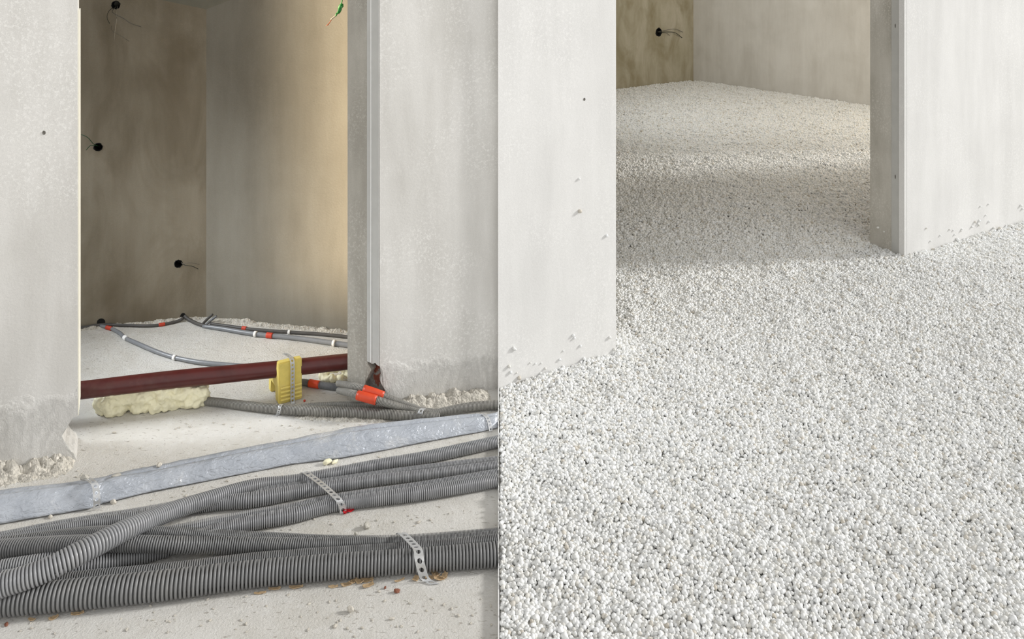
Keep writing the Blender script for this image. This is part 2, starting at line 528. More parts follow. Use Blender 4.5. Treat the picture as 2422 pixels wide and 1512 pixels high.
# --- far right room
C2 = G(1640, 189, FILL)
QL = G(1460, 210, FILL)
QR = G(2055, 249, FILL)
d2l = (QL - C2).xy.normalized(); d2r = (QR - C2).xy.normalized()
e2L = C2.xy + d2l * 2.25; e2R = C2.xy + d2r * 4.1
box_wall('wall_far_right_side', C2.xy, e2R, 0, 2.6, 0.12, M['inner_pale'])
box_wall('wall_right_room_side', (0.25, 3.45), (e2L.x, e2L.y + 0.1), 0, 2.6, 0.05, M['inner'])
bm = bmesh.new()
prism(bm, [(0.0, 3.4), (2.0, 4.55), (5.6, 6.6), (5.4, 8.5), (2.2, 10.1), (0.0, 9.2)], 2.5, 2.6)
tag(from_bm('ceiling_right_room', bm, M['ceiling_right']), kind='structure')
WL2 = WallPlane(QL, C2); WR2 = WallPlane(C2, QR)
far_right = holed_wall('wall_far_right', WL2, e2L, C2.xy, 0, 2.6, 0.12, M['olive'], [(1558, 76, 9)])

# added board along the seam: holds back the beads, shades the bare floor edge
bm = bmesh.new()
prism(bm, [(0.0, 0.9), (0.003, 0.9), (0.003, S2.y), (0.0, S2.y)], 0.0, FILL - 0.004)
tag(from_bm('added_edge_board', bm, M['divider']), 'added thin white edge board holding back the white bead fill from the bare cement floor', 'board')


# ------------------------------------------------------------------ tubes
def catmull(P, n=14):
    P = [2 * P[0] - P[1]] + list(P) + [2 * P[-1] - P[-2]]
    out = []
    for i in range(1, len(P) - 2):
        for k in range(n):
            t = k / n
            out.append(0.5 * ((2 * P[i]) + (P[i + 1] - P[i - 1]) * t + (2 * P[i - 1] - 5 * P[i] + 4 * P[i + 1] - P[i + 2]) * t * t
                              + (3 * P[i] - P[i - 1] - 3 * P[i + 1] + P[i + 2]) * t ** 3))
    out.append(np.array(P[-2]))
    return np.array(out)


RIB = [(0.0, 0.58), (0.25, 0.58), (0.28, 0.93), (0.36, 1.0), (0.83, 1.0), (0.93, 0.94), (0.96, 0.58)]


def tube(name, path4, mat, parent=None, ribbed=False, seg=20, ratio=0.155, caps=True):
    """path4: rows x, y, z, radius"""
    C = catmull([np.array(p, float) for p in path4])
    d = np.linalg.norm(np.diff(C[:, :3], axis=0), axis=1)
    s = np.concatenate([[0], np.cumsum(d)])
    L = s[-1]
    st, rr = [], []
    if ribbed:
        u = 0.0
        while u < L:
            R = np.interp(u, s, C[:, 3]); pitch = 2 * R * ratio
            for a, k in RIB:
                if u + a * pitch < L:
                    st.append(u + a * pitch); rr.append(k)
            u += pitch
    else:
        n = max(8, int(L / 0.012))
        st = list(np.linspace(0, L, n)); rr = [1.0] * n
    st = np.array(st); rr = np.array(rr)
    Q = np.stack([np.interp(st, s, C[:, k]) for k in range(4)], 1)
    e = 0.012
    T = np.stack([np.interp(np.minimum(st + e, L), s, C[:, k]) - np.interp(np.maximum(st - e, 0), s, C[:, k]) for k in range(3)], 1)
    T /= np.linalg.norm(T, axis=1)[:, None]
    up = np.array([0, 0, 1.0])
    side = np.cross(T, up)
    ln = np.linalg.norm(side, axis=1)
    side[ln < 0.05] = [1, 0, 0]
    side /= np.linalg.norm(side, axis=1)[:, None]
    nrm_ = np.cross(side, T)
    ang = np.linspace(0, 2 * math.pi, seg, endpoint=False)
    R = (Q[:, 3] * rr)[:, None, None]
    V = Q[:, None, :3] + R * (np.cos(ang)[None, :, None] * side[:, None, :] + np.sin(ang)[None, :, None] * nrm_[:, None, :])
    n = len(st)
    V = V.reshape(-1, 3)
    V[:, 0] = np.minimum(V[:, 0], -0.0012) if Q[0, 0] < 0 and Q[-1, 1] < 3.3 else V[:, 0]
    i = np.arange(n - 1)[:, None] * seg; j = np.arange(seg)[None, :]
    j2 = (j + 1) % seg
    Fc = np.stack([i + j, i + j2, i + seg + j2, i + seg + j], -1).reshape(-1, 4)
    faces = [tuple(f) for f in Fc.tolist()]
    if caps:
        faces.append(tuple(range(seg))[::-1])
        faces.append(tuple((n - 1) * seg + k for k in range(seg)))
    o = from_py(name, V.tolist(), faces, mat, parent, smooth=True)
    return o


def path_px(rows):
    """rows (px, py, width_px, lift): centreline on screen, lift of the underside above the floor"""
    out = []
    if rows[0][0] == -60:              # carry on past the left edge of the view
        a_, b_ = rows[0], rows[1]
        rows = [(-460, a_[1] + (a_[1] - b_[1]) / 60 * 260, a_[2], a_[3] if len(a_) > 3 else 0)] + list(rows)
    for r in rows:
        px, py, w = r[:3]; lift = r[3] if len(r) > 3 else 0.0
        z = 0.03
        for _ in range(6):
            y = Y0(py, z); rad = w / 2 * y / F; z = rad + lift
        p = G(px, py, z)
        out.append((p.x, p.y, p.z, rad))
    return out


def conduit(rows, label, mat, group=None, cat='conduit', ribbed=True, name='corrugated_conduit', ratio=0.155, seg=20):
    o = tube(name, path_px(rows), mat, None, ribbed, seg, ratio)
    return tag(o, label, cat, group)


GF = 'front bundle of corrugated conduits'
GM = 'middle bundle of corrugated conduits'
GB = 'rear bundle of corrugated conduits'
CM, CL, CW = M['conduit'], M['conduit_light'], M['conduit_warm']
SE = 1172   # conduits end against the edge board
conduit([(-60, 1430, 63), (0, 1424, 63), (200, 1404, 65), (400, 1383, 63), (600, 1358, 57), (800, 1340, 54), (1000, 1325, 51), (1184, 1311, 53)],
        'thickest grey corrugated conduit, nearest to the viewer along the front edge of the bundle', CM, GF)
conduit([(-60, 1392, 36), (0, 1388, 36), (100, 1382, 36), (200, 1370, 36), (400, 1351, 35), (600, 1327, 34), (800, 1311, 32), (1000, 1296, 28), (1184, 1278, 28)],
        'grey corrugated conduit directly behind the thickest front conduit', CM, GF)
conduit([(-60, 1303, 42), (0, 1300, 43), (150, 1290, 41, 0.022), (250, 1286, 38, 0.036), (330, 1287, 37, 0.038), (410, 1289, 37, 0.030), (500, 1290, 37, 0.010), (600, 1291, 36),
         (720, 1292, 34), (850, 1287, 28), (1000, 1281, 22), (1184, 1268, 23)],
        'grey corrugated conduit running level under the diagonal one and into the front strap', CM, GF)
conduit([(-60, 1291, 34), (0, 1288, 34), (120, 1274, 34), (240, 1262, 32, 0.028), (360, 1262, 30, 0.036), (430, 1264, 30, 0.034), (500, 1268, 29, 0.022), (560, 1271, 28, 0.008), (620, 1274, 28), (760, 1280, 26), (880, 1281, 25),
         (1000, 1274, 20), (1184, 1259, 20)],
        'thin grey corrugated conduit at the back of the front bundle, dipping at its middle', CM, GF)
conduit([(-60, 1283, 26), (0, 1277, 26), (120, 1257, 27), (230, 1238, 29), (320, 1224, 30), (420, 1204, 30), (520, 1190, 32), (600, 1182, 34), (700, 1164, 31), (790, 1150, 27),
         (900, 1135, 25), (1000, 1124, 24), (1184, 1102, 24)],
        'grey corrugated conduit passing under the diagonal one into the middle bundle', CL, GM)
conduit([(-60, 1276, 22), (0, 1270, 22), (120, 1247, 23), (230, 1228, 23), (320, 1214, 22), (420, 1196, 22), (520, 1176, 21), (640, 1160, 21), (760, 1143, 19), (850, 1130, 19),
         (1000, 1109, 18), (1184, 1088, 19)],
        'rearmost thin corrugated conduit, mostly hidden below the pale diagonal one', CL, GM)
conduit([(-60, 1358, 38), (0, 1346, 38), (100, 1330, 38), (200, 1308, 36), (300, 1285, 34), (400, 1262, 30), (500, 1240, 28), (600, 1220, 28), (700, 1202, 25), (800, 1180, 24),
         (1000, 1151, 23), (1184, 1121, 24)],
        'corrugated conduit squeezed second from the front in the middle bundle', CL, GM)
conduit([(-60, 1385, 42), (0, 1374, 42), (100, 1360, 42), (200, 1343, 42), (300, 1322, 38), (380, 1303, 35), (440, 1281, 33), (500, 1260, 32), (600, 1236, 33), (700, 1217, 34), (800, 1193, 30),
         (1000, 1166, 32), (1184, 1136, 28)],
        'front corrugated conduit of the middle bundle, beside the red scrap', CL, GM)
conduit([(-60, 1414, 56, 0.035), (0, 1387, 54, 0.05), (100, 1352, 53, 0.065), (200, 1303, 52, 0.078), (300, 1253, 47, 0.07), (400, 1212, 41, 0.036), (500, 1179, 35, 0.018), (600, 1150, 30, 0.008),
         (700, 1137, 27), (780, 1122, 26), (900, 1099, 26), (1000, 1083, 27), (1100, 1062, 27), (1184, 1043, 26)],
        'pale shiny corrugated conduit crossing diagonally over all the others', CL, GM)

# rear bundle
conduit([(470, 947, 18), (500, 950, 19), (600, 962, 21), (660, 968, 22), (750, 973, 24), (850, 977, 24), (920, 981, 23), (980, 984, 20), (1040, 986, 17)],
        'corrugated conduit coming out of the foam lump at the front of the rear bundle', CW, GB)
conduit([(690, 965, 13), (740, 960, 14), (820, 958, 15), (900, 962, 15), (960, 970, 15), (1000, 976, 15), (1050, 978, 14)],
        'corrugated conduit arching directly behind the one from the foam lump', CW, GB)


def coupled(px_pts, coup, label, mats, grp, k_ribbed=True, extra=None):
    t = empty('coupled_conduit')
    p = path_px(px_pts)
    o = tube('conduit_tube', p, mats[0], t, k_ribbed, 18, 0.18)
    c = tube('coupler', path_px(coup), M['orange'], t, False, 20)
    for (x, y, w) in ((coup[0][0] + 4, coup[0][1] + 1, coup[0][2]), (coup[-1][0] - 4, coup[-1][1] - 1, coup[-1][2])):
        pass
    if extra:
        tube('conduit_end', path_px(extra), M['grey_pipe'], t, False, 18)
    return tag(t, label, 'conduit', grp)


coupled([(800, 924, 14, 0.045), (821, 928, 17, 0.058), (846, 935, 18, 0.060), (889, 946, 18, 0.052), (929, 958, 17, 0.028), (962, 967, 15, 0.008), (990, 974, 14, 0.004), (1040, 979, 13)],
        [(846, 935, 22, 0.058), (868, 941, 22, 0.055), (890, 947, 22, 0.050)],
        'corrugated conduit with the front orange coupler, in front of the wall reveal', [CW], GB)
coupled([(799, 907, 14, 0.058), (829, 913, 17, 0.072), (859, 921, 18, 0.069), (907, 936, 15, 0.057), (945, 951, 14, 0.025), (978, 963, 13, 0.010), (1000, 970, 12, 0.006), (1040, 974, 12, 0.004)],
        [(861, 921.5, 21, 0.067), (884, 928.5, 20, 0.063), (908, 936, 18, 0.056)],
        'corrugated conduit with the rear orange coupler, beside the broken hole in the pier', [CW], GB)
conduit([(990, 981, 14, 0.005), (1030, 976, 15, 0.005), (1060, 971, 18, 0.004), (1100, 964, 20, 0.004), (1140, 960, 21), (1184, 957, 22)],
        'corrugated conduit curving up behind the foil duct towards the right', CW, GB)
t = empty('grey_conduit')
tube('conduit_tube', path_px([(696, 903, 14), (720, 905, 15), (760, 911, 16), (790, 915, 16), (812, 917, 15)]), M['grey_pipe'], t, True, 18, 0.10)
tube('coupler', path_px([(732, 906.5, 18), (743, 908.5, 18), (755, 910.5, 18)]), M['orange'], t)
tube('ring', path_px([(702, 903.5, 17), (706, 904, 17)]), M['clip'], t)
tag(t, 'smooth grey conduit with a small orange coupler, just right of the yellow block', 'conduit', GB)

# far room pipes
def thing_pipe(name, rows, mat, label, clips=(), sleeves=(), grp='conduits on the far room floor'):
    t = empty(name)
    P = path_px(rows)
    tube('pipe_tube', P, mat, t, False, 14)
    A_ = np.array([(r[0],) for r in rows])[:, 0]
    def at(px, dx, k, zl):
        ys = np.interp([px - dx, px, px + dx], A_, [r[1] for r in rows]); ws = np.interp(px, A_, [r[2] for r in rows])
        lf = np.interp(px, A_, [r[3] if len(r) > 3 else 0 for r in rows])
        return [(px - dx, ys[0], ws * k, lf - 0.001), (px, ys[1], ws * k, lf - 0.001), (px + dx, ys[2], ws * k, lf - 0.001)]
    for c in clips:
        tube('clip', path_px(at(c, 2.5, 1.28, 0)), M['clip'], t, False, 14)
    for c, dx in sleeves:
        tube('sleeve', path_px(at(c, dx, 1.2, 0)), M['red_dull'], t, False, 14)
    return tag(t, label, 'pipe', grp)


thing_pipe('plastic_pipe', [(238, 771, 7), (262, 777, 8), (283, 788, 9), (297, 800, 9), (330, 815, 10), (370, 832, 10), (413, 846, 10), (470, 857, 11), (530, 863, 11), (600, 868, 11)],
           M['grey_pipe'], 'light grey pipe curving across the far room floor to the brown pipe', (297, 413), ((258, 6),))
thing_pipe('plastic_pipe', [(480, 772, 8), (520, 777, 10), (600, 790, 11), (700, 800, 11), (790, 812, 12), (860, 822, 12)],
           M['grey_pipe'], 'grey pipe with a red sleeve, nearer of the pair along the far right wall', (604, 790), ((638, 7),))
thing_pipe('plastic_pipe', [(498, 766, 7), (540, 772, 8), (600, 780, 8), (684, 786, 8), (760, 791, 8), (860, 801, 8)],
           M['dark_pipe'], 'dark thin pipe nearest the wall of the far left room', (684,), ((578, 5),))
thing_pipe('cable_duct', [(150, 784, 7), (187, 777, 7), (240, 769, 8), (300, 770, 7), (350, 771, 7), (383, 768, 7), (420, 760, 7), (434, 752, 7, 0.01)],
           M['dark_pipe'], 'dark cable duct lying along the foot of the brown stained wall', (), ((383, 7),))
thing_pipe('cable_duct', [(436, 748, 8, 0.012), (450, 758, 8), (470, 767, 8), (488, 772, 8)],
           M['dark_pipe'], 'short dark duct linking the wall hole to the corner pipes')
for k, (x0, y0, x1, y1) in enumerate([(478, 768, 503, 748), (486, 770, 512, 752)]):
    thing_pipe('stub_duct', [(x0, y0, 6), ((x0 + x1) / 2, (y0 + y1) / 2 - 3, 6, 0.01), (x1, y1 - 4, 5, 0.03)],
               M['grey_pipe'] if k else M['dark_pipe'], 'short grey duct stub poking up in the far corner, right one of two' if k else
               'short dark duct stub poking up in the far corner, left one of two')

# brown drain pipe
def PZ(px, py, z):
    return G(px, py, z)
pp = []
for px, py, w in [(100, 933, 41), (187, 924, 40), (400, 899, 40), (640, 875, 37), (817, 856, 36), (900, 848, 35)]:
    p = PZ(px, py, 0.10); pp.append((p.x, p.y, p.z, w / 2 * p.y / F))
dp = tube('drain_pipe', pp, M['brown'], None, False, 40)
tag(dp, 'dark red-brown drain pipe spanning the left doorway above the floor', 'pipe')

# ------------------------------------------------------------------ foil duct
cols = [(-480, 1322, 1236, 1225, 1222), (-70, 1251, 1178, 1168, 1166), (0, 1243, 1169, 1158, 1156), (120, 1222, 1153, 1146, 1145), (215, 1206, 1141, 1135, 1131), (232, 1197, 1141, 1133, 1128), (250, 1193, 1131, 1121, 1122),
        (340, 1170, 1117, 1108, 1103), (460, 1146, 1094, 1083, 1078), (600, 1118, 1066, 1055, 1048), (700, 1099, 1049, 1040, 1035), (800, 1088, 1026, 1020, 1018),
        (900, 1069, 1014, 1008, 1000), (1000, 1049, 1002, 994, 986), (1090, 1032, 991, 985, 978), (1140, 1023, 986, 981, 975), (1158, 1018, 988, 982, 976), (1190, 1011, 981, 974, 969)]


def foil(cols):
    nseg = 150
    arr = np.array(cols, float)
    xs = np.linspace(arr[0, 0], arr[-1, 0], nseg)
    V = []; ring = 0
    for x in xs:
        yb, yr, yg, yt = [np.interp(x, arr[:, 0], arr[:, k]) for k in range(1, 5)]
        p0 = G(x, yb, 0.0)                        # front foot
        y_front = p0.y
        a_r = (yr - HY) / F
        L_ = (H - a_r * y_front) / (a_r + 1.25)      # front face leans back as it rises
        zr = L_ * 1.25
        D2 = L_ + 0.80 * zr
        z2 = H - (yt - HY) / F * (y_front + D2)
        z2 = max(0.45 * zr, min(z2, zr * 0.9))
        kx = (x - CX) / F
        prof = [(0.006, 0.0), (-0.002, zr * 0.10), (0.10 * L_, zr * 0.30), (0.45 * L_, zr * 0.66), (0.80 * L_, zr * 0.93), (L_, zr), (L_ + 0.10 * zr, zr * 0.98), (L_ + 0.22 * zr, zr * 0.82),
                (L_ + 0.28 * zr, z2 * 0.55), (L_ + 0.36 * zr, z2 * 0.58), (L_ + 0.46 * zr, z2 * 0.90), (L_ + 0.62 * zr, z2), (D2, z2), (D2 + 0.18 * zr, z2 * 0.9), (D2 + 0.34 * zr, z2 * 0.55), (D2 + 0.36 * zr, 0.0)]
        # densify
        dense = []
        for a_, b_ in zip(prof[:-1], prof[1:]):
            for k in range(3):
                t_ = k / 3; dense.append((a_[0] + (b_[0] - a_[0]) * t_, a_[1] + (b_[1] - a_[1]) * t_))
        dense.append(prof[-1]); ring = len(dense)
        for (dy, z) in dense:
            yy = y_front + dy
            q_ = Vector(((kx * y_front) - dy * 0.18, yy, z))
            if z > 0.002:
                nn = mnoise.noise(Vector((q_.x * 16, q_.y * 16, z * 30))) * 0.0030 + mnoise.noise(Vector((q_.x * 50, q_.y * 40, z * 70))) * 0.0016
                q_ += Vector((0, -0.7 * nn, nn))
            q_.x = min(q_.x, -0.0012)
            V.append(q_)
    faces = []
    for i in range(nseg - 1):
        for j in range(ring - 1):
            a_ = i * ring + j
            faces.append((a_, a_ + ring, a_ + ring + 1, a_ + 1))
        faces.append((i * ring, i * ring + ring - 1, (i + 1) * ring + ring - 1, (i + 1) * ring))
    faces.append(tuple(range(ring))); faces.append(tuple(range((nseg - 1) * ring, nseg * ring))[::-1])
    o = from_py('foil_wrapped_duct', V, faces, M['foil'], None, True)
    return o


tag(foil(cols), 'long silver foil wrapped duct lying diagonally across the bare floor', 'duct')


# ------------------------------------------------------------------ perforated straps
def strap(name, pts, wdir, width, label, group='perforated steel straps', hole=0.27):
    C = catmull([np.array(p, float) for p in pts], 10)
    d = np.linalg.norm(np.diff(C, axis=0), axis=1); s = np.concatenate([[0], np.cumsum(d)]); L = s[-1]
    wd = np.array(wdir, float); wd /= np.linalg.norm(wd)
    cell = width * 0.95
    n = max(1, round(L / cell)); cell = L / n
    bm = bmesh.new()
    cache = {}
    def vert(u, v_):
        key = (round(u, 6), round(v_, 6))
        if key not in cache:
            p = [np.interp(min(max(u, 0), L), s, C[:, k]) for k in range(3)]
            cache[key] = bm.verts.new(Vector(p) + Vector(wd * v_))
        return cache[key]
    for i in range(n):
        uc = (i + 0.5) * cell
        outer, inner = [], []
        for a_ in range(8):
            an = a_ * math.pi / 4
            m_ = max(abs(math.cos(an)), abs(math.sin(an)))
            outer.append(vert(uc + math.cos(an) / m_ * cell / 2, math.sin(an) / m_ * width / 2))
            inner.append(vert(uc + math.cos(an) * width * hole, math.sin(an) * width * hole))
        for a_ in range(8):
            b_ = (a_ + 1) % 8
            bm.faces.new((outer[a_], outer[b_], inner[b_], inner[a_]))
    o = from_bm(name, bm, M['steel'])
    md = o.modifiers.new('s', 'SOLIDIFY'); md.thickness = 0.0014; md.offset = 1.0
    bake(o)
    return tag(o, label, 'strap', group)


wM = (G(900, 1180) - G(700, 1217)); wC = (G(1100, 1318) - G(900, 1332)); wF = (G(340, 1170) - G(120, 1222)); wB = (G(750, 973) - G(600, 961))
strap('perforated_strap', [G(716, 1124, 0.004), G(721, 1118, 0.032), G(745, 1134, 0.036), G(770, 1154, 0.040), G(793, 1175, 0.041), G(804, 1187, 0.036), G(810, 1200, 0.018), G(812, 1214, 0.0015)],
      wM, 0.019, 'perforated steel strap slung over the middle conduit bundle, red scrap at its foot')
strap('perforated_strap', [G(946, 1264, 0.028), G(950, 1262, 0.037), G(966, 1276, 0.045), G(982, 1293, 0.058), G(989, 1303, 0.063), G(992, 1325, 0.053), G(997, 1346, 0.032), G(1001, 1360, 0.018), G(1008, 1372, 0.005), G(1028, 1383, 0.0015)],
      wC, 0.023, 'perforated steel strap over the front conduit bundle, its end bent onto the floor')
strap('perforated_strap', [G(206, 1133, 0.050), G(217, 1139, 0.065), G(225, 1148, 0.061), G(228, 1165, 0.045), G(229, 1182, 0.030), G(229, 1203, 0.006)],
      wF, 0.018, 'perforated steel strap around the foil duct at the left')
strap('perforated_strap', [G(1141, 980, 0.027), G(1148, 984, 0.033), G(1154, 991, 0.029), G(1158, 1004, 0.018), G(1161, 1020, 0.003)],
      wF, 0.012, 'perforated steel strap around the foil duct at its far right end')
strap('perforated_strap', [G(666, 957, 0.031), G(662, 962, 0.034), G(660, 971, 0.022), G(657, 981, 0.002), G(650, 984, 0.001)],
      wB, 0.012, 'small steel strap over the rear conduit between foam lump and yellow block')
strap('perforated_strap', [G(1002, 967, 0.028), G(998, 969, 0.034), G(994, 976, 0.030), G(992, 985, 0.012)],
      wB, 0.016, 'small steel strap pinning the rear bundle right of the orange couplers')

# red scrap at strap foot
def lump(name, loc, size, mat, seed, sub=2, amp=0.35, smooth=False):
    bm = bmesh.new()
    bmesh.ops.create_icosphere(bm, subdivisions=sub, radius=1)
    r = Vector((seed * 3.1, seed * 1.7, seed))
    for v_ in bm.verts:
        n_ = 1 + amp * mnoise.noise(v_.co * 1.4 + r) + amp * 0.5 * mnoise.noise(v_.co * 3.5 + r)
        v_.co = Vector((v_.co.x * size[0], v_.co.y * size[1], v_.co.z * size[2])) * n_
    lo = min(v_.co.z for v_ in bm.verts)
    for v_ in bm.verts: v_.co.z -= lo + size[2] * 0.1
    o = from_bm(name, bm, mat, None, smooth)
    o.location = loc
    return o


bm = bmesh.new()
g0 = G(823, 1212)
for k in range(5):
    a0 = random.uniform(0, 3.1)
    w_, l_ = random.uniform(.003, .006), random.uniform(.006, .011)
    c_ = Vector((random.uniform(-.008, .008), random.uniform(-.006, .006), 0.002 + k * 0.0018))
    ux = Vector((math.cos(a0), math.sin(a0), random.uniform(-.15, .25))); uy = Vector((-math.sin(a0), math.cos(a0), random.uniform(-.1, .4)))
    vs_ = [bm.verts.new(c_ + ux * l_ * i + uy * w_ * j + Vector((0, 0, 0.002 * math.sin(3 * i + j)))) for i, j in ((-1, -1), (0, -1.2), (1, -1), (1, 1), (0, 1.2), (-1, 1))]
    fc = bm.faces.new(vs_)
    ex = bmesh.ops.extrude_face_region(bm, geom=[fc])
    for e_ in ex['geom']:
        if isinstance(e_, bmesh.types.BMVert): e_.co.z += 0.0012
o = from_bm('plastic_scrap', bm, M['tape_red']); o.location = g0
tag(o, 'small crumpled red plastic scrap at the foot of the middle steel strap', 'scrap')

# ------------------------------------------------------------------ yellow pipe block
t0 = G(668, 946)
blk = empty('pipe_support_block', (t0.x, t0.y + 0.04, 0))
ang = math.radians(13.3 + 17)
ux = Vector((math.cos(ang), math.sin(ang), 0)); uv = Vector((-math.sin(ang), math.cos(ang), 0))


def profile_extrude(name, prof, u0, u1, mat, parent, bev=0.003):
    """closed (v, z) outline extruded along u"""
    bm = bmesh.new()
    a_ = [bm.verts.new(ux * u0 + uv * v_ + Vector((0, 0, z_))) for v_, z_ in prof]
    b_ = [bm.verts.new(ux * u1 + uv * v_ + Vector((0, 0, z_))) for v_, z_ in prof]
    bm.faces.new(a_); bm.faces.new(b_[::-1])
    for i in range(len(prof)):
        j = (i + 1) % len(prof)
        bm.faces.new((a_[j], a_[i], b_[i], b_[j]))
    bmesh.ops.bevel(bm, geom=bm.edges[:], offset=bev, segments=2, affect='EDGES')
    return from_bm(name, bm, mat, parent, False)


# cradle seen end-on: front cheek taller than the pipe, saddle, back leg
prof = [(-0.062, 0), (-0.062, 0.142), (-0.036, 0.142), (-0.034, 0.10), (-0.024, 0.072), (0.0, 0.066), (0.024, 0.072), (0.034, 0.078), (0.062, 0.078),
        (0.062, 0), (0.036, 0), (0.034, 0.048), (-0.020, 0.05), (-0.022, 0)]
profile_extrude('block_body', prof, -0.041, 0.041, M['yellow'], blk)
for k in range(4):
    zc = 0.014 + k * 0.0135
    profile_extrude('rib', [(-0.064, zc - 0.005), (-0.0685, zc - 0.002), (-0.0685, zc + 0.002), (-0.064, zc + 0.005)], -0.036, 0.039, M['yellow'], blk, 0.0015)
tag(blk, 'yellow plastic support block carrying the brown drain pipe', 'pipe support')
cb = Vector(blk.location)
sp_ = [cb + ux * 0.004 + uv * v_ + Vector((0, 0, z_)) for v_, z_ in ((0.03, 0.128), (0.0, 0.1375), (-0.04, 0.146), (-0.063, 0.146), (-0.0715, 0.13), (-0.0715, 0.06), (-0.0725, 0.004), (-0.085, 0.0015))]
strap('perforated_strap', sp_, ux, 0.0145, 'steel strap hanging down over the yellow pipe support block')


# ------------------------------------------------------------------ foam lumps
def blobs(name, spheres, mat, voxel, amp=0.3, seed=1):
    bm = bmesh.new()
    for (c_, r_) in spheres:
        m_ = bmesh.ops.create_icosphere(bm, subdivisions=3, radius=r_)
        for v_ in m_['verts']:
            n_ = mnoise.noise((v_.co + Vector(c_)) * (0.55 / r_) + Vector((seed, 0, 0)))
            v_.co = v_.co * (1 + amp * n_) + Vector(c_)
    for v_ in bm.verts:
        if v_.co.z < 0.0: v_.co.z = 0.0
    o = from_bm(name, bm, mat)
    md = o.modifiers.new('r', 'REMESH'); md.mode = 'VOXEL'; md.voxel_size = voxel
    md2 = o.modifiers.new('s', 'SMOOTH'); md2.factor = 0.5; md2.iterations = 2
    bake(o)
    me = o.data
    for v_ in me.vertices:
        n_ = mnoise.noise(v_.co * 70) * 0.0055 + mnoise.noise(v_.co * 170) * 0.0024
        v_.co += v_.normal * n_
    me.polygons.foreach_set('use_smooth', [True] * len(me.polygons))
    return o


rf = random.Random(5)
sph = []
for k in range(46):
    f_ = k / 45
    px = 226 + f_ * (472 - 226)
    bot = 992 - 22 * f_ - (6 if f_ < 0.08 else 0)
    base = G(px, bot)
    top = 0.096 - 0.006 * f_ if 0.12 < f_ < 0.9 else 0.07
    for j in range(3):
        r_ = rf.uniform(0.015, 0.027)
        zc = [0.016, 0.045, 0.07][j] * (top / 0.09)
        zc = min(zc, top - r_ * 0.9) if j == 2 else zc
        sph.append(((base.x + rf.uniform(-.006, .006), base.y + 0.030 + rf.uniform(-.012, .02), max(0.01, zc + rf.uniform(-.004, .004))), r_))
fo = blobs('expanding_foam', sph, M['foam'], 0.0035, 0.35, 2)
tag(fo, 'long lumpy cream expanding foam mass under the brown pipe', 'foam')
sph = []
for px, py, r_ in [(763, 897, .020), (772, 890, .022), (790, 893, .019), (800, 889, .021), (812, 894, .019), (780, 903, .016), (825, 897, .02), (800, 902, .014), (765, 905, .014)]:
    p = G(px, py + 12); sph.append(((p.x, p.y + 0.03, r_ + (0.02 if py < 895 else 0.0)), r_))
fo = blobs('expanding_foam', sph, M['foam'], 0.004, 0.2, 4)
tag(fo, 'smaller cream foam lump beside the doorway reveal behind the grey conduit', 'foam')

# ------------------------------------------------------------------ rubble heaps
def heap(name, pts, width, height, seed, mat, label, step=0.003):
    """mound along a ground polyline (x, y), taller next to the wall"""
    P = catmull([np.array((p[0], p[1]), float) for p in pts], 10)
    d = np.linalg.norm(np.diff(P, axis=0), axis=1); s = np.concatenate([[0], np.cumsum(d)]); L = s[-1]
    n = int(L / step); mC = int(width / step)
    V = []
    for i in range(n + 1):
        u = i / n * L
        c_ = Vector((np.interp(u, s, P[:, 0]), np.interp(u, s, P[:, 1])))
        t_ = Vector((np.interp(u + .01, s, P[:, 0]) - np.interp(u - .01, s, P[:, 0]), np.interp(u + .01, s, P[:, 1]) - np.interp(u - .01, s, P[:, 1]))).normalized()
        nn = Vector((t_.y, -t_.x))
        endf = min(1, min(u, L - u) / 0.05)
        for j in range(mC + 1):
            w_ = j / mC
            q_ = c_ + nn * (w_ - 0.3) * width
            base = math.exp(-((w_ - 0.3) / 0.33) ** 2) * endf
            big = mnoise.noise(Vector((q_.x * 14, q_.y * 14, seed)))
            v_ = Vector((q_.x * 55, q_.y * 55, seed * 2.0))
            c2 = mnoise.voronoi(v_)[0][0]
            c3 = mnoise.voronoi(v_ * 2.3)[0][0]
            z_ = height * base * (0.5 + 0.9 * big + 0.5 * mnoise.noise(Vector((q_.x * 42, q_.y * 42, seed)))) + height * 0.30 * base * (0.6 - min(1, c2)) + height * 0.28 * base * (0.5 - min(1, c3)) + 0.003 * mnoise.noise(Vector((q_.x * 230, q_.y * 230, seed)))
            z_ = z_ - 0.004 * (1 - base) - 0.002
            V.append((q_.x, q_.y, z_))
    W_ = mC + 1
    faces = [(i * W_ + j, (i + 1) * W_ + j, (i + 1) * W_ + j + 1, i * W_ + j + 1) for i in range(n) for j in range(mC)]
    o = from_py(name, V, faces, mat, None, False)
    md = o.modifiers.new('s', 'SOLIDIFY'); md.thickness = 0.004; md.offset = -1
    bake(o)
    return tag(o, label, 'rubble', kind='stuff')


